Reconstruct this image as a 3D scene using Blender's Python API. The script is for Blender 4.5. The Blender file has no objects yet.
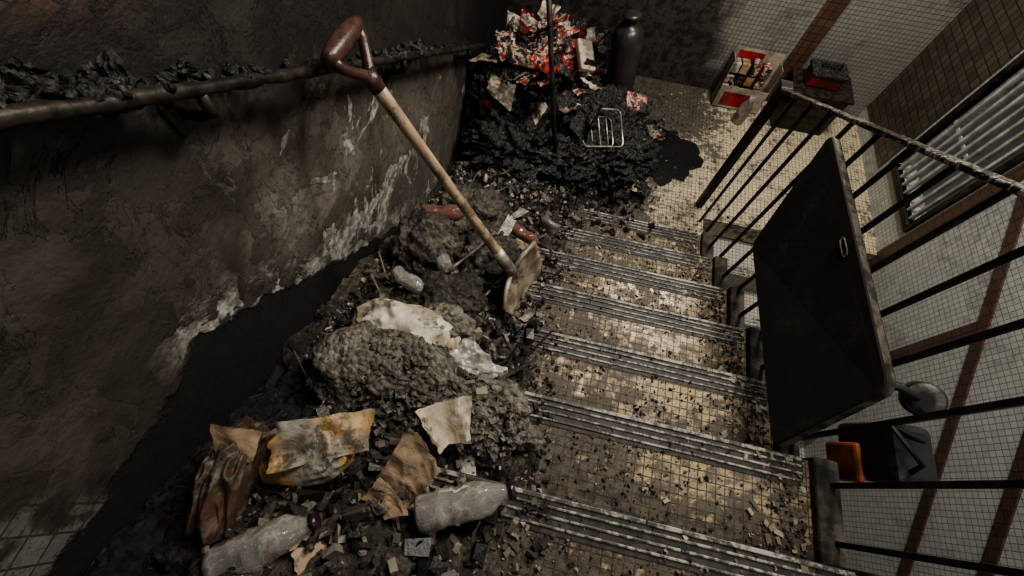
import bpy, math, random, bmesh
from mathutils import Vector, Matrix, noise, Euler
random.seed(7)
R=random.random
def U(a,b): return a+(b-a)*random.random()
sc=bpy.context.scene

# ---------------------------------------------------------------- materials
class NT:
    def __init__(s,name):
        s.m=bpy.data.materials.new(name); s.m.use_nodes=True
        s.t=s.m.node_tree; s.b=s.t.nodes['Principled BSDF']
    def new(s,t): return s.t.nodes.new(t)
    def put(s,sock,v):
        if isinstance(v,bpy.types.NodeSocket): s.t.links.new(v,sock)
        else:
            if isinstance(v,(tuple,list)) and len(v)==3 and sock.type=='RGBA': v=(*v,1)
            sock.default_value=v
    def pos(s): return s.new('ShaderNodeNewGeometry').outputs['Position']
    def island(s): return s.new('ShaderNodeNewGeometry').outputs['Random Per Island']
    def sep(s,v):
        n=s.new('ShaderNodeSeparateXYZ'); s.put(n.inputs[0],v); return n.outputs
    def comb(s,x,y,z=0.0):
        n=s.new('ShaderNodeCombineXYZ'); s.put(n.inputs[0],x); s.put(n.inputs[1],y); s.put(n.inputs[2],z); return n.outputs[0]
    def math(s,op,a,b=0.0,clamp=False):
        n=s.new('ShaderNodeMath'); n.operation=op; n.use_clamp=clamp
        s.put(n.inputs[0],a); s.put(n.inputs[1],b); return n.outputs[0]
    def mul(s,*a):
        r=a[0]
        for q in a[1:]: r=s.math('MULTIPLY',r,q)
        return r
    def sum(s,*a):
        r=a[0]
        for q in a[1:]: r=s.math('ADD',r,q)
        return r
    def inv(s,a): return s.math('SUBTRACT',1.0,a)
    def noise(s,v,scale,detail=4,rough=.55,dist=0):
        n=s.new('ShaderNodeTexNoise'); s.put(n.inputs['Vector'],v); n.inputs['Scale'].default_value=scale
        n.inputs['Detail'].default_value=detail; n.inputs['Roughness'].default_value=rough; n.inputs['Distortion'].default_value=dist
        return n.outputs['Fac']
    def voro(s,v,scale,feat='F1'):
        n=s.new('ShaderNodeTexVoronoi'); n.feature=feat; s.put(n.inputs['Vector'],v); n.inputs['Scale'].default_value=scale
        return n.outputs['Distance']
    def ramp(s,f,stops):
        n=s.new('ShaderNodeValToRGB'); s.put(n.inputs[0],f); e=n.color_ramp.elements
        while len(e)<len(stops): e.new(.5)
        for i,(p,c) in enumerate(stops):
            e[i].position=p; e[i].color=(*c,1) if isinstance(c,(tuple,list)) else (c,c,c,1)
        return n.outputs[0]
    def sstep(s,v,a,b):
        n=s.new('ShaderNodeMapRange'); n.interpolation_type='SMOOTHSTEP'
        s.put(n.inputs[0],v); n.inputs[1].default_value=a; n.inputs[2].default_value=b
        n.inputs[3].default_value=0; n.inputs[4].default_value=1; return n.outputs[0]
    def mix(s,f,a,b):
        n=s.new('ShaderNodeMix'); n.data_type='RGBA'
        s.put(n.inputs[0],f); s.put(n.inputs[6],a); s.put(n.inputs[7],b); return n.outputs[2]
    def brick(s,v,size,c1,c2,gr,mortar=.07,offset=0.0,w=1.0):
        n=s.new('ShaderNodeTexBrick'); n.offset=offset; s.put(n.inputs['Vector'],v)
        n.inputs['Scale'].default_value=1/size; n.inputs['Brick Width'].default_value=w; n.inputs['Row Height'].default_value=1
        n.inputs['Mortar Size'].default_value=mortar; n.inputs['Mortar Smooth'].default_value=.3; n.inputs['Bias'].default_value=0
        s.put(n.inputs['Color1'],c1); s.put(n.inputs['Color2'],c2); s.put(n.inputs['Mortar'],gr)
        return n.outputs['Color'],n.outputs['Fac']
    def bump(s,h,st=.5,dist=.01):
        n=s.new('ShaderNodeBump'); s.put(n.inputs['Height'],h); n.inputs['Strength'].default_value=st
        n.inputs['Distance'].default_value=dist; s.put(s.b.inputs['Normal'],n.outputs[0])
    def fin(s,col,rough=.8,metal=0.0,**k):
        s.put(s.b.inputs['Base Color'],col); s.put(s.b.inputs['Roughness'],rough); s.put(s.b.inputs['Metallic'],metal)
        for kk,v in k.items(): s.put(s.b.inputs[kk.replace('_',' ')],v)
        return s.m

def simple(name,c1,c2,scale=20,rough=.8,bs=.4,bd=.004,metal=0.0,soot=0.0,**k):
    n=NT(name); p=n.pos()
    col=n.mix(n.sstep(n.noise(p,scale,6),.38,.62),c1,c2)
    if soot>0: col=n.mix(n.math('MULTIPLY',n.sstep(n.noise(p,scale*.7,6,.7),.42,.58),soot),col,(.016,.014,.012))
    n.bump(n.noise(p,scale*3,5),bs,bd)
    return n.fin(col,rough,metal,**k)

def mk_wall_left():
    n=NT('scorched_plaster'); p=n.pos(); x,y,z=n.sep(p)
    yz=n.comb(y,z,0.0)
    h=n.math('SUBTRACT',n.math('ADD',z,n.math('MULTIPLY',y,.62)),1.176)
    fc=n.new('ShaderNodeFloatCurve'); cv=fc.mapping.curves[0]
    def fx(Y): return (Y+1)/4.0
    pts=[(-1,.3),(-.45,.02),(-.3,.08),(-.05,.2),(.14,.33),(.3,.30),(.52,.20),(.94,.07),(1.3,.02),(3,.03)]
    cv.points[0].location=(fx(pts[0][0]),pts[0][1]); cv.points[1].location=(fx(pts[-1][0]),pts[-1][1])
    for a,b in pts[1:-1]: cv.points.new(fx(a),b)
    for q in cv.points: q.handle_type='VECTOR'
    fc.mapping.update()
    n.put(fc.inputs['Value'],n.math('DIVIDE',n.math('ADD',y,1.0),4.0))
    nz=n.noise(yz,9,6,.6); nz2=n.noise(yz,2.4,8,.62,.6); nz3=n.noise(yz,34,5,.6); fl=n.noise(yz,5.2,9,.66,.8)
    e=n.math('ADD',n.math('SUBTRACT',h,fc.outputs[0]),n.math('MULTIPLY',n.math('SUBTRACT',nz,.5),.16))
    black=n.inv(n.sstep(e,-.008,.008))
    base=n.ramp(nz2,[(.36,(.020,.0165,.013)),(.46,(.062,.052,.041)),(.54,(.120,.104,.084)),(.64,(.20,.178,.148))])
    f1=n.sstep(fl,.500,.508); f2=n.sstep(n.noise(n.comb(z,y),6.5,9,.68,.6),.53,.536)
    base=n.mix(n.mul(f1,.5),base,(.042,.036,.029))
    base=n.mix(n.mul(f2,.3),base,(.17,.148,.122))
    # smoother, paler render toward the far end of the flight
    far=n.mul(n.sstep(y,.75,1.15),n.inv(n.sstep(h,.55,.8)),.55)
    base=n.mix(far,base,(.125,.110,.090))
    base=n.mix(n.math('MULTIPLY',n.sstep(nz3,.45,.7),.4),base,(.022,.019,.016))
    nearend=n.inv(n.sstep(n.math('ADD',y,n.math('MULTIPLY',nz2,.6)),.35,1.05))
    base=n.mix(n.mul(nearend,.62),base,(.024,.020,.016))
    near=n.mul(n.sstep(e,0.0,.015),n.inv(n.sstep(e,.03,.15)))
    pl=n.noise(yz,8.0,7,.6,.6)
    pale=n.mul(near,n.sstep(pl,.46,.51),n.sstep(y,.02,.2),n.inv(n.sstep(y,1.1,1.3)))
    dl=n.math('SUBTRACT',h,n.math('ADD',.24,n.math('MULTIPLY',n.math('SUBTRACT',y,.62),.24)))
    dl=n.math('ABSOLUTE',n.math('ADD',dl,n.math('MULTIPLY',n.math('SUBTRACT',pl,.5),.7)))
    pale2=n.mul(n.inv(n.sstep(dl,.055,.065)),n.sstep(y,.40,.50),n.inv(n.sstep(y,1.2,1.35)))
    big=n.noise(n.comb(y,n.math('ADD',z,4.0)),4.2,8,.62,.7)
    pale3=n.mul(n.sstep(big,.585,.595),n.sstep(y,.35,.7),n.inv(n.sstep(h,.72,.85)))
    pm=n.math('MAXIMUM',n.math('MAXIMUM',pale,pale2),pale3)
    col=n.mix(pm,base,n.mix(n.sstep(nz3,.35,.6),(.42,.40,.36),(.17,.157,.135)))
    tc,tf=n.brick(yz,.045,(.20,.195,.18),(.16,.155,.14),(.05,.045,.04),.05)
    tm=n.mul(n.inv(n.sstep(y,-.22,-.14)),n.inv(n.sstep(h,.26,.3)),n.sstep(n.noise(yz,11,4),.44,.52),.7)
    col=n.mix(tm,col,tc)
    bc,bf=n.brick(n.comb(n.math('ADD',y,n.math('MULTIPLY',z,.6)),z),.032,(.20,.10,.055),(.13,.07,.042),(.03,.026,.022),.07,.5,2.0)
    bm=n.mul(n.sstep(h,1.0,1.1),n.inv(n.sstep(y,.35,.6)),n.sstep(n.noise(yz,4.5,4),.43,.54))
    s1=n.mul(n.sstep(n.math('ADD',h,n.math('MULTIPLY',n.math('SUBTRACT',nz2,.5),.9)),.66,.92),.85)
    s2=n.sstep(n.math('ADD',y,n.math('MULTIPLY',n.math('SUBTRACT',nz,.5),.8)),1.85,2.25)
    col=n.mix(n.math('MAXIMUM',s1,s2),col,(.010,.009,.008))
    col=n.mix(n.mul(bm,.8),col,bc)
    col=n.mix(black,col,(.005,.005,.006))
    hh=n.sum(n.mul(pm,-.9),n.mul(nz,.5),n.mul(nz3,.25),n.mul(f1,.5),n.mul(f2,-.35),n.mul(black,-.6),n.mul(n.noise(yz,120,3),.10))
    n.bump(hh,1.0,.012)
    return n.fin(col,n.mix(black,(.55,.55,.55),(.9,.9,.9)))

def mk_mosaic(name,axes,size,c1,c2,gr,soot_lo,soot_hi,soot_amt=1.0,rough=.35,nscale=3,extra=None,fine=.5,dirt=(.055,.047,.038)):
    n=NT(name); p=n.pos(); o=n.sep(p); v=n.comb(o[axes[0]],o[axes[1]],0.0)
    c,f=n.brick(v,size,c1,c2,gr)
    a=n.noise(p,nscale,7,.65,.3); b=n.noise(p,nscale*9,5,.65)
    s=n.math('ADD',n.math('MULTIPLY',a,1-fine),n.math('MULTIPLY',b,fine))
    if extra: s=n.math('ADD',s,extra(n,o))
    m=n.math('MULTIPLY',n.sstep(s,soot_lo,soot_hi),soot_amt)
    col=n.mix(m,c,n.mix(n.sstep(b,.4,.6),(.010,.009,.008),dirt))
    fi=n.noise(p,190,3,.6)
    n.bump(n.math('ADD',n.math('MULTIPLY',f,-.5),n.math('MULTIPLY',m,n.math('ADD',.4,n.math('MULTIPLY',fi,.8)))),.6,.004)
    r=n.math('ADD',rough,n.math('MULTIPLY',m,.4),True)
    return n.fin(col,r)
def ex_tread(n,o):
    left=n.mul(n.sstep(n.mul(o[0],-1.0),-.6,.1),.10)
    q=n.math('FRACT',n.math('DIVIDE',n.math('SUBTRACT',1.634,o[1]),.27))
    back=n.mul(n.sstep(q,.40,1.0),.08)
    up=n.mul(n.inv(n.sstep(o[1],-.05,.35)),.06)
    shadow_blk=n.mul(n.inv(n.sstep(o[0],-.4,-.1)),n.inv(n.sstep(o[1],.1,.4)),.5)  # shadow beside the left wall, painted onto the upper treads through the soot mask
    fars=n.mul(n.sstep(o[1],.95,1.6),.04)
    return n.sum(left,back,up,shadow_blk,fars)
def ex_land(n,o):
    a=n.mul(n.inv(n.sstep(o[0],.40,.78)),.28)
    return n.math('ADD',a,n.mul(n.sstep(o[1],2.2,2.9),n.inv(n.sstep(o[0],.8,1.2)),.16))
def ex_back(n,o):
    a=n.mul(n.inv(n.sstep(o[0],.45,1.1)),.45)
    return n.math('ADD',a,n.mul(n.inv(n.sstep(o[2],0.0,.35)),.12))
M={}
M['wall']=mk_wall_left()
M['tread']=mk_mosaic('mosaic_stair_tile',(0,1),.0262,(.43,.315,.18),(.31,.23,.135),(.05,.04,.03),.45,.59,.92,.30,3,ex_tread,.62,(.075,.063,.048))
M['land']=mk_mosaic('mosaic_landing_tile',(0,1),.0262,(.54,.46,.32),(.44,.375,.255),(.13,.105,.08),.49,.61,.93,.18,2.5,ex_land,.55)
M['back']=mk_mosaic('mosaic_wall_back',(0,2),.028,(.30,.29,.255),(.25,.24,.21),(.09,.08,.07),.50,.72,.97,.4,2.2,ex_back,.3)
M['right']=mk_mosaic('mosaic_wall_right',(1,2),.028,(.50,.51,.48),(.42,.43,.40),(.19,.185,.17),.47,.73,.7,.35,2.2,None,.4)
M['flight2']=mk_mosaic('mosaic_lower_steps',(0,1),.0262,(.42,.40,.34),(.34,.32,.26),(.08,.07,.06),.5,.7,.8,.4)
M['trimbrown']=mk_mosaic('brown_border_tile',(1,2),.05,(.10,.052,.038),(.075,.04,.03),(.035,.03,.022),.55,.8,.7,.35)
M['trimbrown_b']=mk_mosaic('brown_border_tile_back',(0,2),.05,(.13,.062,.04),(.09,.045,.03),(.03,.025,.02),.55,.8,.7,.35)
M['darkgrid']=mk_mosaic('sooty_wall_tile',(1,2),.05,(.12,.095,.07),(.07,.055,.042),(.018,.015,.013),.45,.7,.7,.3)
M['ceil']=simple('ceiling_plaster',(.05,.045,.04),(.02,.018,.016),3)
M['conc']=simple('concrete',(.08,.067,.053),(.02,.018,.016),16,.9,.8,.01)
def mk_rib():
    n=NT('worn_nosing_rib'); p=n.pos(); a=n.noise(p,7,7,.72); b=n.noise(p,60,5,.65); o=n.sep(p)
    s=n.sum(n.mul(a,.5),n.mul(b,.5),n.mul(n.inv(n.sstep(o[0],.0,.5)),.035))
    m=n.mul(n.sstep(s,.44,.55),.93)
    n.bump(b,.5,.003)
    return n.fin(n.mix(m,(.35,.32,.27),(.03,.026,.021)),.5)
M['rib']=mk_rib()
M['nosebase']=simple('nosing_base',(.045,.038,.03),(.014,.012,.01),30,.6)
def mk_chunk(name,stops,rough=.8):
    n=NT(name); p=n.pos(); c=n.ramp(n.island(),stops)
    c=n.mix(n.math('MULTIPLY',n.noise(p,50,4),.5),c,(.015,.013,.012))
    n.bump(n.noise(p,160,4),.5,.004); return n.fin(c,rough)
M['chunk']=mk_chunk('rubble_bits',[(0,(.010,.009,.008)),(.38,(.028,.024,.02)),(.58,(.085,.072,.055)),(.8,(.18,.15,.115)),(.95,(.34,.29,.23)),(1,(.5,.47,.41))])
M['chunkdark']=mk_chunk('charred_bits',[(0,(.006,.006,.006)),(.5,(.022,.019,.017)),(.78,(.085,.07,.053)),(1,(.28,.245,.19))],.38)
M['tilebits']=mk_chunk('broken_tile_bits',[(0,(.05,.04,.03)),(.4,(.22,.17,.11)),(1,(.46,.40,.31))],.4)
M['plaster']=mk_chunk('plaster_slab',[(0,(.06,.05,.04)),(.5,(.14,.12,.094)),(1,(.32,.28,.22))],.7)
def mk_pile():
    n=NT('ash_and_rubble'); p=n.pos(); x,y,z=n.sep(p)
    a=n.noise(p,6,7,.65); b=n.noise(p,38,7,.7); v=n.voro(p,48)
    c=n.ramp(n.sum(n.mul(a,.55),n.mul(b,.45)),[(.38,(.008,.007,.006)),(.48,(.042,.036,.028)),(.56,(.125,.108,.082)),(.66,(.24,.21,.165))])
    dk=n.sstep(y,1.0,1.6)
    shadow_blk=n.mul(n.inv(n.sstep(x,-.52,-.40)),n.inv(n.sstep(y,.15,.45)))  # shadow along the wall foot, painted black into the near debris
    c=n.mix(n.math('MAXIMUM',dk,shadow_blk),c,n.ramp(b,[(.4,(.005,.005,.005)),(.7,(.035,.031,.027))]))
    n.bump(n.math('ADD',n.mul(b,1.2),n.mul(v,-.9)),1.0,.016)
    return n.fin(c,n.math('SUBTRACT',.8,n.mul(a,.6)))
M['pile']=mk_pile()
def mk_sackdirt():
    n=NT('grey_granular_ash'); p=n.pos(); b=n.noise(p,60,7,.72); v=n.voro(p,60); a=n.noise(p,8,5)
    c=n.ramp(n.sum(n.mul(a,.4),n.mul(b,.6)),[(.38,(.032,.028,.023)),(.48,(.135,.120,.095)),(.6,(.30,.275,.225))])
    n.bump(n.math('ADD',b,n.mul(v,-1.3)),1.0,.014); return n.fin(c,.65)
M['ash']=mk_sackdirt()
def mk_cloth(nm,c1,c2,sc_=7,lo=.53,rough=.5):
    n=NT(nm); p=n.pos(); a=n.noise(p,sc_,7,.7,.3); b=n.noise(p,60,6,.7); v=n.noise(p,14,5,.55,1.0)
    col=n.mix(n.sstep(n.noise(p,9,3),.45,.55),c1,c2)
    col=n.mix(n.mul(n.sstep(n.sum(n.mul(a,.6),n.mul(b,.4)),lo,lo+.07),.9),col,n.mix(n.sstep(b,.45,.6),(.018,.015,.012),(.10,.088,.068)))
    n.bump(n.math('ADD',v,n.mul(b,.12)),.7,.010); return n.fin(col,rough)
M['mustard']=mk_cloth('scorched_mustard_cloth',(.36,.225,.095),(.31,.285,.235),8,.515)
M['brownbag']=mk_cloth('scorched_brown_leather',(.085,.045,.027),(.04,.024,.016),7,.48,.55)
M['cream_dirty']=mk_cloth('soiled_white_cloth',(.56,.51,.43),(.38,.31,.22),10,.51)
M['tan_dirty']=mk_cloth('soiled_tan_cardboard',(.36,.26,.165),(.27,.19,.12),12,.53,.65)
def mk_char():
    n=NT('charred_plastic'); p=n.pos(); a=n.noise(p,40,6,.7); b=n.noise(p,9,5)
    n.bump(n.sum(a,n.mul(n.voro(p,70),-.6)),.9,.014)
    return n.fin(n.ramp(a,[(.42,(.005,.005,.005)),(.58,(.03,.027,.024)),(.68,(.15,.135,.115))]),n.math('ADD',.15,n.mul(b,.5)))
M['char']=mk_char()
M['blackiron']=simple('burnt_iron',(.010,.009,.008),(.045,.035,.028),25,.45,.5,.003,.3)
def mk_railtop():
    n=NT('blistered_handrail_paint'); p=n.pos(); a=n.noise(p,95,4,.7); b=n.noise(p,7,4)
    n.bump(a,.4,.003)
    return n.fin(n.mix(n.sstep(n.sum(n.mul(a,.75),n.mul(b,.25)),.51,.57),(.016,.014,.012),(.30,.275,.23)),.4,.2)
M['railtop']=mk_railtop()
M['bag_black']=simple('black_vinyl',(.012,.012,.012),(.02,.019,.018),8,.5,.4,.003)
def mk_board():
    n=NT('scorched_board'); p=n.pos(); a=n.noise(p,7,8,.68); b=n.noise(p,70,5,.6)
    n.bump(n.math('ADD',n.mul(a,.5),n.mul(b,.5)),.6,.004)
    return n.fin(n.ramp(a,[(.40,(.004,.0035,.003)),(.56,(.009,.007,.006)),(.70,(.032,.024,.017))]),.8)
M['board']=mk_board()
M['boardedge']=simple('board_edge_band',(.13,.11,.085),(.025,.021,.017),25,.5)
def mk_wood():
    n=NT('ash_wood_shaft'); p=n.pos(); x,y,z=n.sep(p)
    v=n.comb(n.mul(x,40.0),n.mul(y,60.0),n.mul(z,6.0))
    a=n.noise(v,1,5); b=n.noise(p,14,5,.7)
    c=n.ramp(a,[(.3,(.24,.165,.10)),(.7,(.46,.35,.235))])
    return n.fin(n.mix(n.mul(n.sstep(b,.5,.62),.7),c,(.08,.055,.036)),.4)
M['wood']=mk_wood()
M['grip']=simple('red_brown_grip',(.10,.042,.032),(.035,.019,.015),30,.35,.4,.003,0,.4)
M['steel']=simple('worn_steel',(.42,.38,.32),(.20,.165,.13),20,.4,.4,.003,.3,.5)
M['rust']=simple('rusty_blade',(.46,.39,.30),(.21,.15,.10),16,.42,.5,.004,.2,.3)
M['chrome']=simple('dull_chrome',(.6,.57,.52),(.3,.27,.24),20,.3,.2,.001,.6,.4)
def mk_pet(nm,c1,c2,tr):
    n=NT(nm); p=n.pos(); a=n.noise(p,22,6,.62); m=n.sstep(a,.50,.64)
    n.bump(n.noise(p,22,3),.5,.006)
    return n.fin(n.mix(m,c1,c2),n.math('ADD',.07,n.mul(m,.4)),0,Transmission_Weight=n.mul(n.inv(m),tr),IOR=1.3)
M['pet']=mk_pet('dusty_clear_plastic',(.62,.60,.55),(.18,.155,.125),.75)
M['pet2']=mk_pet('reddish_plastic',(.17,.085,.065),(.06,.036,.028),.1)
M['cap']=simple('dark_cap',(.04,.018,.024),(.02,.01,.012),30,.3)
M['paper']=simple('white_waste_paper',(.52,.49,.43),(.36,.32,.27),20,.6,.5,.004,0,.75)
M['card']=simple('tan_cardboard',(.40,.265,.15),(.30,.195,.11),16,.65,.4,.003,0,.6)
M['redp']=simple('red_printed_paper',(.36,.022,.020),(.20,.014,.012),12,.35,.4,.004,0,.65)
M['creamp']=simple('cream_printed_paper',(.52,.46,.37),(.36,.28,.19),12,.45,.4,.004,0,.75)
M['carton']=simple('carton_board',(.42,.37,.30),(.34,.28,.2),12,.7,.4,.003,0,.5)
def mk_print():
    n=NT('mixed_print_paper'); p=n.pos(); b=n.noise(p,13,2); s=n.noise(p,30,5)
    c=n.ramp(b,[(.36,(.03,.027,.023)),(.42,(.36,.30,.22)),(.49,(.32,.028,.022)),(.55,(.48,.44,.37)),(.61,(.05,.04,.033))])
    c.node.color_ramp.interpolation='CONSTANT'
    return n.fin(n.mix(n.mul(n.sstep(s,.45,.58),.8),c,(.02,.018,.015)),.4)
M['print']=mk_print()
M['silver']=simple('wrinkled_clear_plastic',(.62,.60,.56),(.30,.275,.235),16,.14,.6,.008,.1,.4)
M['gas']=simple('sooty_cylinder_paint',(.035,.028,.027),(.05,.045,.043),9,.35,.4,.004,0,.3)
M['redbox']=simple('red_plastic',(.30,.022,.018),(.2,.015,.01),12,.4,.3,.002,0,.6)
M['orange']=simple('orange_nylon',(.40,.11,.03),(.22,.055,.018),15,.6,.4,.003,0,.5)
M['gold']=simple('golden_label',(.42,.26,.10),(.28,.14,.05),16,.5,.2,.002,0,.4)
M['whitebar']=simple('white_enamel',(.5,.5,.46),(.35,.34,.31),18,.4,.3,.002,0,.3)
def mk_puddle():
    n=NT('sooty_water'); p=n.pos(); n.bump(n.noise(p,12,3),.15,.004); return n.fin((.006,.006,.006),.06)
M['puddle']=mk_puddle()
def mk_glass():
    n=NT('frosted_daylit_glass'); return n.fin((.05,.05,.05),.3,0,Emission_Color=(.9,.95,1.0,1),Emission_Strength=.03)
M['glass']=mk_glass()

# ---------------------------------------------------------------- mesh builder
_ico={}
def ico(sub):
    if sub not in _ico:
        bm=bmesh.new(); bmesh.ops.create_icosphere(bm,subdivisions=sub,radius=1); bm.verts.index_update()
        _ico[sub]=([v.co.copy() for v in bm.verts],[tuple(v.index for v in f.verts) for f in bm.faces]); bm.free()
    return _ico[sub]
XL,XS,XR,YB=-.68,.90,2.12,3.15
class MB:
    def __init__(s): s.v=[];s.f=[];s.mi=[];s.sm=[]
    def add(s,vs,fs,m=0,smooth=True):
        o=len(s.v); s.v+= [tuple(q) for q in vs]
        for f in fs: s.f.append(tuple(i+o for i in f)); s.mi.append(m); s.sm.append(smooth)
    def box(s,a,b,m=0,mat=None):
        vs=[Vector((x,y,z)) for z in (a[2],b[2]) for y in (a[1],b[1]) for x in (a[0],b[0])]
        if mat: vs=[mat@v for v in vs]
        s.add(vs,[(0,2,3,1),(4,5,7,6),(0,1,5,4),(2,6,7,3),(0,4,6,2),(1,3,7,5)],m,False)
    def bbox(s,a,b,m=0,bev=.005,mat=None):
        c=[(a[i]+b[i])/2 for i in range(3)]; h=[abs(b[i]-a[i])/2 for i in range(3)]; bev=min(bev,min(h)*.9)
        bm=bmesh.new(); bmesh.ops.create_cube(bm,size=2)
        for v in bm.verts: v.co=Vector((v.co[i]*h[i]+c[i] for i in range(3)))
        bmesh.ops.bevel(bm,geom=bm.edges[:],offset=bev,segments=2,profile=.5,affect='EDGES')
        bm.verts.index_update()
        vs=[(mat@v.co if mat else v.co.copy()) for v in bm.verts]; fs=[[v.index for v in f.verts] for f in bm.faces]
        bm.free(); s.add(vs,fs,m,False)
    def tube(s,pts,r,m=0,seg=12,cap=True):
        pts=[Vector(p) for p in pts]; n=len(pts); rs=r if isinstance(r,(list,tuple)) else [r]*n
        vs=[];up=None
        for i,p in enumerate(pts):
            t=(pts[min(i+1,n-1)]-pts[max(i-1,0)]).normalized()
            if up is None: up=Vector((0,0,1)) if abs(t.z)<.9 else Vector((0,1,0))
            a=t.cross(up).normalized(); b=a.cross(t).normalized(); up=b
            for k in range(seg):
                an=2*math.pi*(k+.5)/seg; vs.append(p+(a*math.cos(an)+b*math.sin(an))*rs[i])
        fs=[(i*seg+k,i*seg+(k+1)%seg,(i+1)*seg+(k+1)%seg,(i+1)*seg+k) for i in range(n-1) for k in range(seg)]
        if cap: fs+= [tuple(range(seg))[::-1],tuple((n-1)*seg+k for k in range(seg))]
        s.add(vs,fs,m,seg>6)
    def lathe(s,prof,A,B,m=0,seg=32,crush=0,mats=None):
        A=Vector(A);B=Vector(B); t=(B-A).normalized(); up=Vector((0,0,1)) if abs(t.z)<.9 else Vector((0,1,0))
        a=t.cross(up).normalized(); b=a.cross(t); vs=[]
        for d,r in prof:
            for k in range(seg):
                an=2*math.pi*k/seg; q=A+t*d+(a*math.cos(an)+b*math.sin(an))*r
                if crush: q+= (a*math.cos(an)+b*math.sin(an))*noise.noise(q*26)*crush
                vs.append(q)
        n=len(prof); o=len(s.v); s.v+=[tuple(q) for q in vs]
        for i in range(n-1):
            for k in range(seg):
                s.f.append((o+i*seg+k,o+i*seg+(k+1)%seg,o+(i+1)*seg+(k+1)%seg,o+(i+1)*seg+k)); s.mi.append(mats[i] if mats else m); s.sm.append(True)
        s.f.append(tuple(o+k for k in range(seg))[::-1]); s.mi.append(m); s.sm.append(False)
        s.f.append(tuple(o+(n-1)*seg+k for k in range(seg))); s.mi.append(mats[-1] if mats else m); s.sm.append(False)
    def sheet(s,c,size,rot,m=0,n=22,amp=.03,fold=4,seed=0,torn=.12,curl=0,smooth=False):
        E=Euler(rot).to_matrix(); c=Vector(c); vs=[]
        ny=max(6,int(n*size[1]/size[0]))
        cr=[Vector((sx*.5*(1-torn*2*noise.cell(Vector((seed*3.1+i,1,2)))),sy*.5*(1-torn*2*noise.cell(Vector((seed*2.7+i,5,2)))))) for i,(sx,sy) in enumerate(((-1,-1),(1,-1),(1,1),(-1,1)))]
        for j in range(ny+1):
            for i in range(n+1):
                u=i/n; v=j/ny
                q2=(cr[0]*(1-u)+cr[1]*u)*(1-v)+(cr[3]*(1-u)+cr[2]*u)*v
                k=1+torn*.5*noise.noise(Vector((q2.x*5+seed,q2.y*5,seed*3)))+torn*.12*noise.noise(Vector((q2.x*16+seed,q2.y*16,seed*3)))
                x=q2.x*size[0]*k; y=q2.y*size[1]*k
                q=Vector(((u-.5)*fold*.7+seed*7.1,(v-.5)*fold*.7*size[1]/size[0],seed))
                z=amp*( (1-2*abs(noise.noise(q))*1.6)+.5*(1-2*abs(noise.noise(q*2.3)))+.22*noise.noise(q*6) )+curl*((u-.5)**2*4)*size[0]
                p=c+E@Vector((x,y,z)); p.x=max(p.x,XL+.006); vs.append(p)
        fs=[(j*(n+1)+i,j*(n+1)+i+1,(j+1)*(n+1)+i+1,(j+1)*(n+1)+i) for j in range(ny) for i in range(n)]
        s.add(vs,fs,m,smooth)
    def blob(s,c,size,rot=(0,0,0),m=0,sub=4,amp=.2,freq=3,gran=0,gfreq=20,seed=0,ridge=True,smooth=True,power=1):
        V,F=ico(sub); E=Euler(rot).to_matrix(); c=Vector(c); vs=[]
        for v in V:
            q=v*freq+Vector((seed*5.3,seed*1.7,seed))
            d=noise.noise(q)
            if ridge: d=.6*(1-3*abs(noise.noise(q)))*.6+.5*(1-3*abs(noise.noise(q*2.1)))*.5
            k=1+amp*d+gran*noise.noise(v*gfreq+Vector((seed,0,0)))+gran*.6*noise.noise(v*gfreq*2.3)
            w=v.copy()
            if power!=1: w=Vector([math.copysign(abs(t)**power,t) for t in w])
            p=c+E@(Vector((w.x*size[0],w.y*size[1],w.z*size[2]))*k); p.x=max(p.x,XL+.006); vs.append(p)
        s.add(vs,F,m,smooth)
    def build(s,name,mats,parent=None,loc=None,solid=0,sub=0):
        me=bpy.data.meshes.new(name); me.from_pydata(s.v,[],s.f)
        for mt in mats: me.materials.append(M[mt] if isinstance(mt,str) else mt)
        me.polygons.foreach_set('material_index',s.mi); me.polygons.foreach_set('use_smooth',s.sm)
        me.update(); ob=bpy.data.objects.new(name,me); sc.collection.objects.link(ob)
        if parent: ob.parent=parent
        if solid:
            md=ob.modifiers.new('thick','SOLIDIFY'); md.thickness=solid
        return ob
def empty(name,loc=(0,0,0)):
    e=bpy.data.objects.new(name,None); sc.collection.objects.link(e); e.empty_display_size=.1; return e

def stepz(y):
    if y>=1.634: return 0.0
    return .1667*math.ceil((1.634-y)/.27-1e-6)
# ---------------------------------------------------------------- room shell
b=MB(); b.box((XL-.15,-1.6,-1.4),(XL,YB+.15,3.4)); b.build('wall_left',['wall'])
b=MB(); b.box((XL,YB,-1.4),(XR,YB+.15,3.4)); b.build('wall_back',['back'])
b=MB(); b.box((XL,-1.75,-1.4),(XR,-1.6,3.4)); b.build('wall_front',['conc'])
wy0,wy1,wz0,wz1=1.97,2.47,.25,1.45
b=MB()
b.box((XR,-1.6,-1.4),(XR+.15,wy0,3.4)); b.box((XR,wy1,-1.4),(XR+.15,YB+.15,3.4))
b.box((XR,wy0,-1.4),(XR+.15,wy1,wz0)); b.box((XR,wy0,wz1),(XR+.15,wy1,3.4)); b.build('wall_right',['right'])
b=MB(); b.box((XL-.15,-1.75,3.4),(XR+.15,YB+.15,3.5)); b.build('ceiling',['ceil'])
b=MB(); b.box((XL,1.60,-.15),(XS+.08,YB,0)); b.box((XS+.08,1.9,-.15),(XR,YB,0)); b.build('floor',['land'])
win=empty('window_1')
b=MB(); fr=.035
b.bbox((XR-.02,wy0-fr,wz0-fr),(XR+.03,wy0,wz1+fr)); b.bbox((XR-.02,wy1,wz0-fr),(XR+.03,wy1+fr,wz1+fr))
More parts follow.
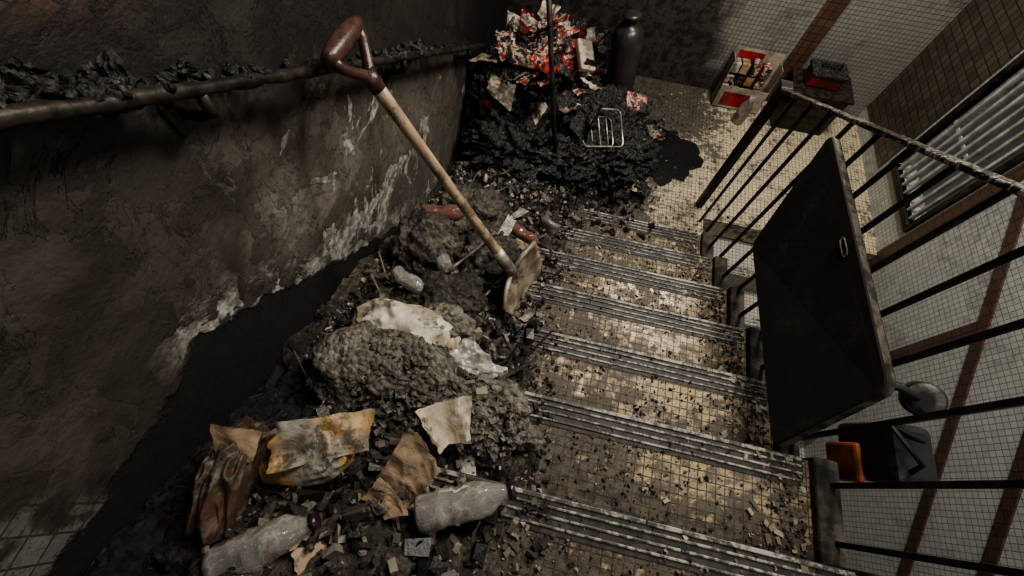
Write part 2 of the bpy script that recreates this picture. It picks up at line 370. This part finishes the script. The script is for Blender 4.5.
b.bbox((XR-.02,wy0,wz0-fr),(XR+.03,wy1,wz0)); b.bbox((XR-.02,wy0,wz1),(XR+.03,wy1,wz1+fr))
b.build('frame',['blackiron'],win)
b=MB(); k=wy0+.04
while k<wy1-.01:
    b.bbox((XR-.005,k,wz0),(XR+.02,k+.018,wz1),0,.003); k+=.066
for z in (.6,1.0): b.bbox((XR+.02,wy0,z),(XR+.03,wy1,z+.02),0,.003)
b.build('bars',['whitebar'],win)
b=MB(); b.box((XR+.12,wy0,wz0),(XR+.13,wy1,wz1)); b.build('pane',['glass'],win)
b=MB(); b.box((XR-.006,2.54,.12),(XR,3.149,3.0)); b.build('trim_1',['darkgrid'])
b=MB(); b.box((1.37,YB-.006,0),(1.50,YB,3.0)); b.build('trim_2',['trimbrown_b'])
b=MB(); b.box((XR-.006,1.15,-1.0),(XR,1.24,.50)); b.build('trim_3',['trimbrown'])
def slope_band(nm,y0,z0,y1,z1,w,mat='trimbrown'):
    b=MB(); x=XR-.010
    vs=[(x,y0,z0),(x,y1,z1),(x,y1,z1+w),(x,y0,z0+w),(XR,y0,z0),(XR,y1,z1),(XR,y1,z1+w),(XR,y0,z0+w)]
    b.add(vs,[(0,1,2,3),(4,7,6,5),(0,4,5,1),(3,2,6,7),(0,3,7,4),(1,5,6,2)],0,False); b.build(nm,[mat])
slope_band('trim_4',1.80,.82,-.2,-.33,.055)
slope_band('trim_5',.75,.585,-.6,-.18,.055)
b=MB(); b.box((XR-.008,1.84,-.6),(XR,1.92,2.4)); b.build('trim_6',['trimbrown'])

# ---------------------------------------------------------------- stairs
st=empty('staircase')
b=MB(); nb=MB(); cb=MB()
for k in range(1,12):
    y1=1.634-.27*(k-1); y0=y1-.27; z=.1667*k
    b.box((XL+.002,y0,z-.30),(XS,y1,z))
    xa=-.30 if k>=8 else XL+.004
    nb.box((xa,y1-.078,z),(XS-.02,y1+.006,z+.003),1)
    for q in range(4):
        yy=y1+.004-q*.021
        x=xa
        while x<XS-.03:
            L=U(.25,.9); xe=min(XS-.022,x+L)
            dz=U(-.001,.0005)
            nb.bbox((x,yy-(.011 if q==0 else .0065),z+.001),(xe-.0015,yy,z+.008+dz),0,.002); x=xe
    cb.bbox((XS,y0-.0,z-.34),(XS+.07,y1+.012,z+.03),0,.008)
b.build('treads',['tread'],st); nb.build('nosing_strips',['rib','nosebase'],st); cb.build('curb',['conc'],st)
st2=empty('lower_staircase'); b=MB(); nb=MB()
for k in range(0,7):
    y0=1.9-.27*(k+1); y1=1.9-.27*k; z=-.1667*(k+1)
    b.box((XS+.092,y0,z-.2),(XR-.002,y1,z))
    for q in range(3): nb.bbox((XS+.10,y0+.005+q*.023,z),(XR-.004,y0+.018+q*.023,z+.006),0,.002)
b.box((XS+.092,-1.58,-1.4),(XR-.002,.012,-1.17)); b.build('steps',['flight2'],st2); nb.build('nosing_strips_lower',['rib'],st2)

# ---------------------------------------------------------------- right railing
rl=empty('stair_railing'); XB=.945
def rz(y): return 2.33-(.68+(y-.80)*.605)
ya,yb=-.9,2.0
d=Vector((0,yb-ya,rz(yb)-rz(ya))); L=d.length; ang=math.atan2(d.z,d.y)
b=MB(); mt=Matrix.Translation((XB,ya,rz(ya)))@Matrix.Rotation(ang,4,'X')
b.bbox((-.025,0,-.008),(.025,L,.008),0,.004,mt)
b.build('handrail',['railtop'],rl)
b=MB(); y=.078-.147*6
while y<1.9:
    b.bbox((XB-.007,y-.007,stepz(y)+.028),(XB+.007,y+.007,rz(y)-.005),0,.002); y+=.147
b.build('balusters',['blackiron'],rl)
b=MB(); b.bbox((XB-.022,1.975,0),(XB+.022,2.02,rz(2.0)+.02),0,.005); b.bbox((XB-.03,1.967,rz(2.0)+.02),(XB+.03,2.028,rz(2.0)+.035),0,.005)
b.build('newel_post',['blackiron'],rl)

# ---------------------------------------------------------------- left wall handrail
hl=empty('wall_handrail')
def hz(y): return 2.33-(.367+.642*(y-.23))
b=MB(); pts=[(-.605,y*.025,hz(y*.025)+.004*noise.noise(Vector((y*.35,0,0)))) for y in range(-40,92)]
b.tube(pts,[.0120+.005*noise.noise(Vector((i*.6,3,0))) for i in range(len(pts))],0,14)
b.build('rail',['blackiron'],hl)
b=MB()
for y in (-.3,.46,1.2,1.95):
    b.tube([(-.605,y,hz(y)-.01),(-.61,y,hz(y)-.05),(-.64,y,hz(y)-.065),(-.678,y,hz(y)-.065)],.010,0,10)
    b.bbox((-.679,y-.03,hz(y)-.10),(-.672,y+.03,hz(y)-.03),0,.003)
b.build('brackets',['blackiron'],hl)
b=MB()
for i in range(260):
    y=random.choice([U(.15,.65),U(.28,.42),U(1.1,1.6),U(-.2,2.1)]); sz=U(.003,.010)
    b.blob((-.64+U(-.035,.04),y,hz(y)+.006+sz*.3),(sz*1.6,sz,sz*.8),(R()*3,R()*3,R()*3),0,2,.6,2.5,seed=i)
for i,(yy,sz) in enumerate([(.28,.07),(.38,.07),(.48,.05),(1.30,.07),(1.42,.06)]):
    b.sheet((-.648,yy,hz(yy)+.010),(sz,sz*1.2),(U(-.4,.4),U(-.4,.4),R()*3),0,16,.009,5,seed=i+3,torn=.3)
b.build('melted_residue',['char'],hl)

# ---------------------------------------------------------------- debris pile
def ss(a,b,x):
    t=max(0,min(1,(x-a)/(b-a))); return t*t*(3-2*t)
def fr3(p,o=4):
    s=0;a=1
    for i in range(o): s+=a*noise.noise(p); p=p*2.1; a*=.5
    return s
def pileh(x,y):
    P=Vector((x,y,0))
    edge=.03+.09*noise.noise(Vector((y*5,1,0)))+max(0,y-.9)*.27
    if y>1.9: edge=.36+.1*noise.noise(Vector((y*4,1,0)))-(y-1.9)*.15
    t=edge-x
    th=-.13+.15*ss(-.16,.05,t)+.10*ss(.0,.35,t)+.03*ss(.3,.7,t)
    th-=.05*(1-ss(-.56,-.42,x))*(1-ss(.1,.45,y))
    zs=max(1.176-.62*y-.083,-.01)
    g=.40*math.exp(-(((x+.32)/.36)**2+((y-2.05)/.38)**2)) +.12*math.exp(-(((x-.25)/.28)**2+((y-2.15)/.3)**2))
    act=ss(-.15,.1,t)
    z=zs+th+g+.04*fr3(P*7,4)*act+.022*abs(fr3(P*26,3))
    c=noise.cell(P*22); z+=.012*(c)*act
    return z
b=MB(); dx=.0095; nx=int(1.45/dx); ny=int(3.6/dx)
hs=[[0]*(nx+1) for _ in range(ny+1)]; vs=[]
for j in range(ny+1):
    for i in range(nx+1):
        x=XL+.004+i*dx; y=-.75+j*dx; z=pileh(x,y); hs[j][i]=z; vs.append((x,y,z))
fs=[]
for j in range(ny):
    for i in range(nx):
        y=-.75+j*dx
        if max(hs[j][i],hs[j+1][i+1],hs[j+1][i],hs[j][i+1])>stepz(y)-.01 : fs.append((j*(nx+1)+i,j*(nx+1)+i+1,(j+1)*(nx+1)+i+1,(j+1)*(nx+1)+i))
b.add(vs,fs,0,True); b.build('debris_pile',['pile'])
def top(x,y): return max(pileh(x,y),stepz(y))
V8=[Vector((a,c,d)) for d in(-.6,.6) for c in(-.7,.7) for a in(-.8,.8)]
F8=[(0,2,3,1),(4,5,7,6),(0,1,5,4),(2,6,7,3),(0,4,6,2),(1,3,7,5)]
def bit(b,x,y,z,s,m=0,flat=1,ang=6):
    E=Euler((R()*ang,R()*ang,R()*6)).to_matrix(); sx,sy,sz=U(.6,1.4),U(.5,1.2),U(.35,.9)*flat
    vs=[(Vector((x,y,z))+E@Vector((v.x*sx*U(.7,1.2),v.y*sy*U(.7,1.2),v.z*sz))*s) for v in V8]
    b.add(vs,F8,m,False)
b=MB()
for i in range(14000):
    y=U(-.5,1.75)
    x=-.62+1.5*(R()**1.5) if R()<.8 else U(.0,.88)
    if y<.2 and x<-.5: continue
    if noise.noise(Vector((x*5,y*5,3)))<-.05 and x>.1 and R()<.85: continue
    s=.002+.006*(R()**3)
    if x<.15: s*=1.9
    bit(b,x,y,top(x,y)+s*.4,s)
for i in range(1000):
    y=U(-.1,1.7); x=.885-abs(random.gauss(0,.07)); s=U(.0025,.007); bit(b,x,y,stepz(y)+s*.4,s)
for i in range(2200):
    y=U(1.64,3.0); x=min(1.6,.1+abs(random.gauss(0,.38))); s=.003+.008*R()**2; bit(b,x,y,top(x,y)+s*.4,s)
b.build('rubble_scatter',['chunk'])
b=MB()
for i in range(320):
    y=U(-.1,1.7)
    x=.885-abs(random.gauss(0,.09)) if R()<.7 else U(-.3,.8)
    bit(b,x,y,top(x,y)+.006,.011,0,.35,.5)
b.build('broken_tile_pieces',['tilebits'])
b=MB()
for i in range(1000):
    y=U(-.2,1.8); x=U(-.6,.02+max(0,y-1)*.3)
    if y<.25 and x<-.48: continue
    s=.008+.024*R()**2; bit(b,x,y,top(x,y)+s*.3,s)
for i in range(700):
    y=U(1.5,2.7); x=U(-.64,.6); s=.01+.025*R()**2; bit(b,x,y,top(x,y)+s*.3,s)
for i in range(150):
    y=U(.1,2.6); x=U(-.6,.1+max(0,y-1)*.3); z=top(x,y)+.015; a=R()*6.28; l=U(.03,.10)
    x0=max(XL+.01,x-l*math.cos(a)); x1=max(XL+.01,x+l*math.cos(a))
    b.tube([(x0,y-l*math.sin(a),z+U(-.01,.02)),((x0+x1)/2,y,z+.01),(x1,y+l*math.sin(a),z+U(-.01,.03))],U(.002,.006),0,6)
b.build('charred_fragments',['chunkdark'])
b=MB()
for i in range(150):
    y=U(-.2,1.5); x=U(-.58,.0)
    if y<.25 and x<-.40: continue
    s=.012+.026*R()**2; bit(b,x,y,top(x,y)+s*.3,s,0,.6,6)
b.build('plaster_fragments',['plaster'])
b=MB()
for i in range(130):
    y=U(-.15,1.7); x=U(-.56,.0+max(0,y-1)*.3)
    if y<.2 and x<-.42: continue
    s=U(.03,.085); b.sheet((x,y,top(x,y)+.012),(s,s*U(.4,.9)),(U(-.6,.6),U(-.6,.6),R()*6),random.choice([0,0,0,0,1,2,2,3,4]),9,.006,1.6,seed=i+200,torn=.3,curl=U(-.1,.3))
b.build('burnt_paper_scraps',['char','tan_dirty','ash','paper','cream_dirty'],None,None,.001)

b=MB()
b.blob((-.235,.19,1.11),(.30,.13,.10),(0.1,.05,-.15),0,6,.30,2.6,.07,11,1,False)
b.blob((-.44,.21,1.13),(.12,.12,.085),(0,0,.3),0,5,.25,2.4,.08,11,4,False)
b.build('burst_cement_sack',['ash'])
b=MB()
b.blob((-.32,.53,.95),(.15,.10,.08),(.2,0,.5),0,5,.3,2.2,.12,9,2,False)
b.blob((-.22,.80,.80),(.13,.12,.09),(.2,0,.2),0,5,.4,2.2,.12,9,3,True)
b.blob((-.46,.78,.84),(.12,.14,.09),(.2,0,.2),0,5,.4,2.2,.12,9,8,True)
b.blob((-.36,1.1,.64),(.15,.14,.10),(.2,0,.2),0,5,.5,2.4,.12,9,9,True)
b.build('rubble_mound',['pile'])
b=MB()
for i in range(2800):
    a=R()*6.28; r=R()**.5; x=-.25+.31*r*math.cos(a); y=.19+.14*r*math.sin(a)-.15*(x+.25)*.9; z=1.11+.098*math.sqrt(max(0,1-r*r))
    s=.002+.017*R()**4; bit(b,x,y,z+U(-.004,.006),s,1 if R()<.12 else 0)
b.build('ash_crumbs',['ash','plaster'])

def one(name,mats,fn,solid=0):
    b=MB(); fn(b); return b.build(name,mats,None,None,solid)
one('crumpled_cloth_bag',['cream_dirty','ash'],lambda b:(b.blob((-.355,.365,1.085),(.16,.075,.05),(.1,-.1,-.12),0,6,.22,1.2,.02,6,6,True,power=.85),
     b.sheet((-.40,.36,1.13),(.16,.11),(.2,.0,-.1),0,30,.016,2.4,seed=44,torn=.2,smooth=True),
     b.blob((-.24,.40,1.085),(.085,.07,.045),(0,0,0),1,5,.3,2,.1,9,5,False)))
one('mustard_cloth_sack',['mustard'],lambda b:(b.blob((-.42,-.02,1.29),(.10,.065,.045),(.3,-.25,.35),0,6,.22,1.1,.01,6,11,True,power=.75),
     b.sheet((-.36,.02,1.33),(.20,.12),(.25,.1,.45),0,30,.016,2.2,seed=31,torn=.18,smooth=True)))
one('brown_leather_bag',['brownbag','tan_dirty'],lambda b:(b.blob((-.545,-.12,1.28),(.045,.12,.10),(.35,.2,.15),0,6,.35,1.4,.03,6,12,True,power=.8),
     b.sheet((-.52,-.04,1.37),(.08,.08),(.6,.2,.3),1,18,.006,1.3,seed=9,torn=.2,smooth=True)))
one('cardboard_scrap',['tan_dirty'],lambda b:b.sheet((-.19,.0,1.275),(.08,.13),(.5,.25,-.3),0,18,.007,1.3,seed=2,torn=.25,curl=.2),.0015)
one('cardboard_scrap.001',['tan_dirty'],lambda b:b.sheet((-.30,-.19,1.30),(.09,.06),(.1,.5,.6),0,18,.006,1.2,seed=5,torn=.2),.0015)
one('torn_paper_wrapper',['cream_dirty'],lambda b:b.sheet((-.145,.12,1.24),(.11,.085),(.35,.2,.7),0,20,.010,1.5,seed=7,torn=.25,curl=.2),.001)
one('clear_plastic_bag',['silver'],lambda b:(b.sheet((-.10,.29,1.15),(.13,.09),(-.3,.25,-.4),0,34,.018,3.0,seed=13,torn=.25,smooth=True),),.001)
one('clear_plastic_bag.001',['silver'],lambda b:b.sheet((-.18,.93,.84),(.05,.20),(-.5,.3,-.2),0,14,.010,2.4,seed=19,torn=.3),.001)
one('crumpled_can',['steel'],lambda b:b.lathe([(0,.022),(.004,.028),(.05,.026),(.09,.028),(.095,.022)],(-.05,1.20,.60),(.03,1.17,.58),0,24,.012))
bot=[(0,.026),(.006,.036),(.02,.039),(.045,.036),(.052,.039),(.06,.036),(.075,.036),(.082,.039),(.09,.036),(.105,.039),(.13,.038),(.155,.033),(.175,.022),(.19,.014),(.196,.013),(.197,.016),(.212,.016)]
def bottle(name,A,B,mats=('pet','cap'),sc_=1.0,crush=.008):
    b=MB(); b.lathe([(d*sc_,r*sc_) for d,r in bot],A,B,0,40,crush,[0]*14+[1]*2); return b.build(name,list(mats))
bottle('plastic_bottle',(-.145,-.088,1.265),(.066,.017,1.255),sc_=1.05)
bottle('plastic_bottle.001',(-.48,-.25,1.355),(-.32,-.131,1.35),sc_=.95,crush=.010)
bottle('plastic_bottle.002',(-.48,.575,1.02),(-.33,.52,1.0),sc_=.72)
bottle('plastic_bottle.003',(-.52,.92,.86),(-.38,.97,.85),('pet2','cap'),sc_=.95,crush=.006)
bottle('plastic_bottle.004',(-.17,1.08,.66),(.0,1.03,.63),('pet2','cap'),sc_=.75)
bottle('plastic_bottle.005',(-.36,.70,.95),(-.27,.60,.96),sc_=.65,crush=.01)
b=MB(); b.tube([(-.30,.62,1.03),(-.24,.74,.99),(-.2,.86,.94)],.005,0,10); b.build('metal_rod',['steel'])

# burnt heap on landing
b=MB()
b.blob((-.28,1.86,.30),(.32,.22,.20),(0,.1,.2),0,6,.35,2.4,.14,9,21,True)
b.blob((-.02,1.92,.22),(.22,.2,.20),(0,.1,.9),0,6,.35,2.6,.14,9,22,True)
b.blob((-.45,2.1,.40),(.2,.25,.22),(0,.1,.4),0,6,.35,2.6,.14,9,23,True)
b.blob((.30,2.12,.14),(.25,.2,.18),(0,.1,.4),0,6,.4,2.6,.14,9,24,True)
b.blob((-.2,2.35,.34),(.3,.25,.22),(0,.1,.4),0,6,.35,2.6,.14,9,25,True)
b.blob((.20,2.42,.14),(.26,.2,.20),(0,.1,.4),0,6,.4,2.6,.14,9,26,True)
b.build('burnt_trash_bags',['char'])
b=MB()
for i in range(96):
    x=U(-.54,.08); y=U(1.90,2.58); z=.71-.8*((x+.30)**2)-.75*((y-2.28)**2)+U(-.08,.07)
    s=U(.07,.18); b.sheet((x,y,z),(s,s*U(.4,1.0)),(U(-.9,.9),U(-.9,.9),R()*6),random.choice([0,0,1,1,2,2,3,3,3,3,3]),16,.014,2.2,seed=i+30,torn=.25,curl=U(-.15,.25))
for i in range(34):
    x=U(-.05,.62); y=U(1.85,2.6); s=U(.05,.12); b.sheet((x,y,top(x,y)+.10),(s,s*.8),(U(-.6,.6),U(-.6,.6),R()*6),random.choice([0,1,2,3,3,3,3]),12,.012,2.2,seed=i+90,torn=.3)
A=Matrix.Translation((-.02,2.28,.70))@Euler((.4,.3,.5)).to_matrix().to_4x4(); b.bbox((-.05,-.09,-.02),(.05,.09,.02),1,.01,A)
A=Matrix.Translation((.36,2.46,.30))@Euler((.5,.3,.3)).to_matrix().to_4x4(); b.bbox((-.08,-.06,-.04),(.08,.06,.04),2,.01,A)
A=Matrix.Translation((-.33,2.12,.74))@Euler((-.3,.2,.2)).to_matrix().to_4x4(); b.bbox((-.10,-.07,-.03),(.10,.07,.03),2,.008,A)
b.build('charred_packaging_heap',['redp','creamp','print','char'],None,None,.001)
b=MB(); b.tube([(-.035,1.77,.28),(-.14,1.88,.74),(-.31,2.07,1.5)],.013,0,10); b.build('broom_handle',['blackiron'])
b=MB(); E=Matrix.Translation((.17,2.02,.46))@Euler((.5,.25,.5)).to_matrix().to_4x4()
def rr(w,h,r,z=0,n=6):
    P=[]
    for cx,cy,a0 in((w-r,h-r,0),(-w+r,h-r,1),(-w+r,-h+r,2),(w-r,-h+r,3)):
        for k in range(n+1): a=(a0+k/n)*math.pi/2; P.append(Vector((cx+r*math.cos(a),cy+r*math.sin(a),z)))
    return P+[P[0]]
b.tube([E@p for p in rr(.14,.11,.03)],.006,0,8); b.tube([E@p for p in rr(.12,.09,.03,-.07)],.005,0,8)
for i in range(4): b.tube([E@Vector((-.14+.056*(i+1),-.11,0)),E@Vector((-.14+.056*(i+1),-.09,-.07)),E@Vector((-.14+.056*(i+1),.09,-.07)),E@Vector((-.14+.056*(i+1),.11,0))],.003,0,6)
b.build('wire_basket',['chrome'])
b=MB(); b.lathe([(0,.09),(.01,.10),(.03,.105),(.44,.105),(.49,.095),(.52,.07),(.53,.04),(.57,.035),(.575,.06),(.60,.06),(.605,.03)],(.28,2.88,.0),(.22,2.92,.55),0,40)
b.tube([(.22,2.90,.56),(.16,2.89,.57)],.012,0,10)
b.build('gas_cylinder',['gas'])
ct=empty('cardboard_carton')
b=MB(); A=Matrix.Translation((1.17,3.04,0))@Matrix.Rotation(-.10,4,'X')@Matrix.Scale(.86,4)
b.box((-.20,-.08,0),(.20,-.075,.20),0,A);b.box((-.20,.055,0),(.20,.06,.46),0,A);b.box((-.20,-.08,0),(-.195,.06,.42),0,A);b.box((.195,-.08,0),(.20,.06,.40),0,A);b.box((-.2,-.08,0),(.2,.06,.005),0,A)
b.box((-.15,-.083,.03),(.10,-.080,.15),1,A); b.box((-.16,.050,.30),(.05,.054,.44),1,A)
b.build('shell',['carton','redp'],ct)
b=MB()
for i in range(16):
    x=-.16+.085*(i%4)+U(-.01,.01); h=U(.12,.2); z0=.01+.095*(i//4)
    b.bbox((x-.035,-.07+U(0,.03),z0),(x+.03,.045,z0+h*.55),random.choice([0,1,1,2,3,3,4]),.006,A)
b.build('packets',['gold','print','card','paper','char'],ct)
b=MB(); b.lathe([(0,.04),(.01,.045),(.13,.045),(.17,.03),(.19,.018),(.22,.018)],(1.20,2.86,0),(1.20,2.86,.3),0,24); b.build('glass_jar',['steel'])
b=MB(); b.bbox((1.45,2.88,0),(1.82,3.12,.30),0,.01); b.bbox((1.43,2.86,.30),(1.84,3.13,.32),0,.006); b.build('low_cabinet',['blackiron'])
b=MB(); b.bbox((1.50,2.94,.32),(1.72,3.08,.40),0,.012); b.bbox((1.49,2.93,.40),(1.73,3.09,.43),1,.01); b.tube([(1.55,3.01,.43),(1.55,3.01,.46),(1.67,3.01,.46),(1.67,3.01,.43)],.007,1,8); b.build('red_toolbox',['redbox','char'])
b=MB(); P=[]
for k in range(64):
    a=k/64*6.283; r=1+.55*noise.noise(Vector((math.cos(a)*1.9,math.sin(a)*1.9,5)))+.2*noise.noise(Vector((math.cos(a)*5,math.sin(a)*5,2)))
    P.append((.68+.26*r*math.cos(a),2.36+.26*r*math.sin(a),.004))
b.add(P,[tuple(range(64))],0,False); b.build('water_puddle',['puddle'])

# ---------------------------------------------------------------- spade
sp=empty('garden_spade')
T=Vector((-.545,.81,1.675)); B0=Vector((-.10,.73,.90)); dr=(B0-T).normalized(); w=Vector((.15,-1,-.15)); w=(w-dr*w.dot(dr)).normalized()
b=MB(); f0=T+dr*.085
b.tube([f0+dr*(i*.1*(B0-f0).length) for i in range(11)],[.019,.0175,.0165,.016,.016,.016,.0165,.017,.018,.018,.018],0,16)
b.build('shaft',['wood'],sp)
b=MB()
for sg in(-1,1):
    b.tube([f0+dr*.03,f0-dr*.005+w*.012*sg,T+dr*.055+w*.040*sg,T+dr*.03+w*.062*sg,T+w*.072*sg-dr*.01],[.016,.015,.013,.013,.014],0,12)
b.tube([f0-dr*.01,f0+dr*.04],.021,0,14)
b.build('fork',['grip'],sp)
b=MB(); b.tube([T+w*(-.088+.022*i) for i in range(9)],[.013,.019,.022,.0235,.024,.0235,.022,.019,.013],0,16); b.build('grip',['grip'],sp)
db=Vector((.24,.22,-.93)).normalized(); w2=Vector((-.2,-.92,-.2)); w2=(w2-db*w2.dot(db)).normalized(); nn=db.cross(w2).normalized()
if nn.x<0: nn=-nn
b=MB()
b.tube([B0-dr*.13,B0-dr*.02,B0+db*.05],[.019,.021,.014],0,14)
vs=[];n1,n2=20,20
for j in range(n2+1):
    t=j/n2; hw=.145*(1-.10*t) * (1 if t<.7 else math.sqrt(max(0.02,1-((t-.7)/.3)**2*.8)))
    for i in range(n1+1):
        u=i/n1*2-1; dish=.030*(u*u)*(1-.3*t)+.03*(t-.4)**2-.012*math.exp(-(u/.18)**2)*(1-t)
        vs.append(B0+db*(-.005+.02*abs(u)**3*(1-t)+.25*t)+w2*(u*hw)+nn*(dish))
b.add(vs,[(j*(n1+1)+i,j*(n1+1)+i+1,(j+1)*(n1+1)+i+1,(j+1)*(n1+1)+i) for j in range(n2) for i in range(n1)],1)
for sg in(-1,1): b.tube([B0+w2*.02*sg,B0+w2*.07*sg+nn*.008,B0+w2*.140*sg+nn*.032],.007,1,8)
ob=b.build('blade',['steel','rust'],sp); md=ob.modifiers.new('t','SOLIDIFY'); md.thickness=.003

# ---------------------------------------------------------------- trolley deck
tr=empty('platform_trolley')
TL=Vector((.905,1.37,1.245));TR=Vector((.905,.43,1.32));BR=Vector((.79,.29,1.03));BL=Vector((.82,1.10,.885))
def bl(u,v): return (TL*(1-u)+TR*u)*(1-v)+(BL*(1-u)+BR*u)*v
nrm=(TR-TL).cross(BL-TL).normalized()
if nrm.x>0: nrm=-nrm
def rcorner(W,H,r,n=8):
    out=[]
    for cx,cy,a0 in((W-r,H-r,0),(r,H-r,1),(r,r,2),(W-r,r,3)):
        for k in range(n+1):
            a=(a0+k/n)*math.pi/2; out.append(((cx+r*math.cos(a))/W,(cy+r*math.sin(a))/H))
    return out
O=rcorner(.9,.42,.032)
def ring(k,off): return [bl(.5+(u-.5)*k,.5+(v-.5)*k)+nrm*off for u,v in O]
b=MB(); th=.018; N=len(O)
rings=[ring(.97,-th),ring(.995,-th*.9),ring(1,-th*.7),ring(1,th*.7),ring(.995,th*.9),ring(.985,th)]
vs=[q for r_ in rings for q in r_]
for j in range(len(rings)-1):
    b_fs=[(j*N+k,j*N+(k+1)%N,(j+1)*N+(k+1)%N,(j+1)*N+k) for k in range(N)]
    if j==0: b.add(vs,b_fs,0,False)
    else:
        for f in b_fs: b.f.append(f); b.mi.append(1 if j==2 else 0); b.sm.append(False)
b.f.append(tuple(range(N))); b.mi.append(0); b.sm.append(False)
b.f.append(tuple((len(rings)-1)*N+k for k in range(N))); b.mi.append(0); b.sm.append(False)
deck=b.build('deck',['board','boardedge'],tr)
hc=[(.50+.036*math.copysign(abs(math.cos(a))**.6,math.cos(a)),.10+.022*math.copysign(abs(math.sin(a))**.6,math.sin(a))) for a in [k/24*6.2832 for k in range(24)]]
cb_=MB(); r1=[bl(*q)+nrm*.05 for q in hc]; r2=[bl(*q)-nrm*.05 for q in hc]
cb_.add(r1+r2,[(k,(k+1)%24,24+(k+1)%24,24+k) for k in range(24)]+[tuple(range(24))[::-1],tuple(range(24,48))],0,False)
cut=cb_.build('cutter',['board'])
for o_ in (cut,deck):
    bm=bmesh.new(); bm.from_mesh(o_.data); bmesh.ops.recalc_face_normals(bm,faces=bm.faces); bm.to_mesh(o_.data); bm.free()
md=deck.modifiers.new('hole','BOOLEAN'); md.object=cut; md.operation='DIFFERENCE'; md.solver='EXACT'
bpy.context.view_layer.update()
dg=bpy.context.evaluated_depsgraph_get(); nm=bpy.data.meshes.new_from_object(deck.evaluated_get(dg)); deck.modifiers.clear(); deck.data=nm
bpy.data.objects.remove(cut)
b=MB(); b.tube([bl(*q)+nrm*(th+.001) for q in hc]+[bl(*hc[0])+nrm*(th+.001)],.003,0,8); b.build('hand_slot',['boardedge'],tr)
b=MB()
cc=Vector((1.035,.45,1.26))
b.lathe([(0,.02),(.002,.040),(.01,.046),(.045,.046),(.053,.040),(.055,.02)],cc,cc+Vector((.03,.02,-.045)),0,32,0,[1,0,0,0,1])
b.tube([cc+Vector((-.14,.03,-.02)),cc+Vector((-.06,.02,0)),cc+Vector((.01,0,-.02))],.012,0,8)
b.build('castor',['bag_black','boardedge'],tr)
bg=empty('tool_bag')
b=MB(); A=Matrix.Translation((1.06,.30,.98))@Euler((.1,.15,.1)).to_matrix().to_4x4()
b.bbox((-.045,-.03,-.02),(.09,.13,.16),0,.02,A); b.bbox((-.058,-.04,-.05),(-.035,.07,.06),1,.012,A)
b.tube([A@Vector((0,0,.15)),A@Vector((-.04,.02,.22)),Vector((.96,.37,1.235)),A@Vector((-.03,.08,.22)),A@Vector((0,.10,.15))],.007,0,8)
b.build('body',['bag_black','orange'],bg)

# ---------------------------------------------------------------- camera
cam=bpy.data.cameras.new('camera'); co=bpy.data.objects.new('camera',cam); sc.collection.objects.link(co)
r=Vector((.9735,.224,.046)).normalized(); fw=Vector((-.0545,.422,-.905)); fw=(fw-r*fw.dot(r)).normalized(); up=r.cross(fw)
Mx=Matrix((r,up,-fw)).transposed().to_4x4(); Mx.translation=Vector((0,0,2.33)); co.matrix_world=Mx
cam.sensor_width=36; cam.lens=15.1; cam.clip_start=.02; sc.camera=co

# ---------------------------------------------------------------- lights
def area(name,loc,tgt,size,power,col):
    l=bpy.data.lights.new(name,'AREA'); l.size=size; l.energy=power; l.color=col
    o=bpy.data.objects.new(name,l); sc.collection.objects.link(o); o.location=loc
    o.rotation_euler=(Vector(tgt)-Vector(loc)).to_track_quat('-Z','Y').to_euler(); return o
area('landing_ceiling_lamp',(1.2,2.2,3.15),(.5,1.6,0),.5,80,(1,.95,.87))
area('stair_fill_light',(.55,1.15,3.3),(-.2,.9,1),.4,27,(1,.94,.84))  # added overhead fill to brighten the left wall and treads, no fixture
area('stairwell_daylight',(1.5,-.6,3.0),(1.6,.8,.5),.8,10,(.93,.97,1))
wd=bpy.data.worlds.new('w'); sc.world=wd; wd.use_nodes=True; wd.node_tree.nodes['Background'].inputs[0].default_value=(.5,.5,.5,1); wd.node_tree.nodes['Background'].inputs[1].default_value=.05
sc.view_settings.view_transform='AgX'
try: sc.view_settings.look='AgX - Medium High Contrast'
except Exception as e: print(e)
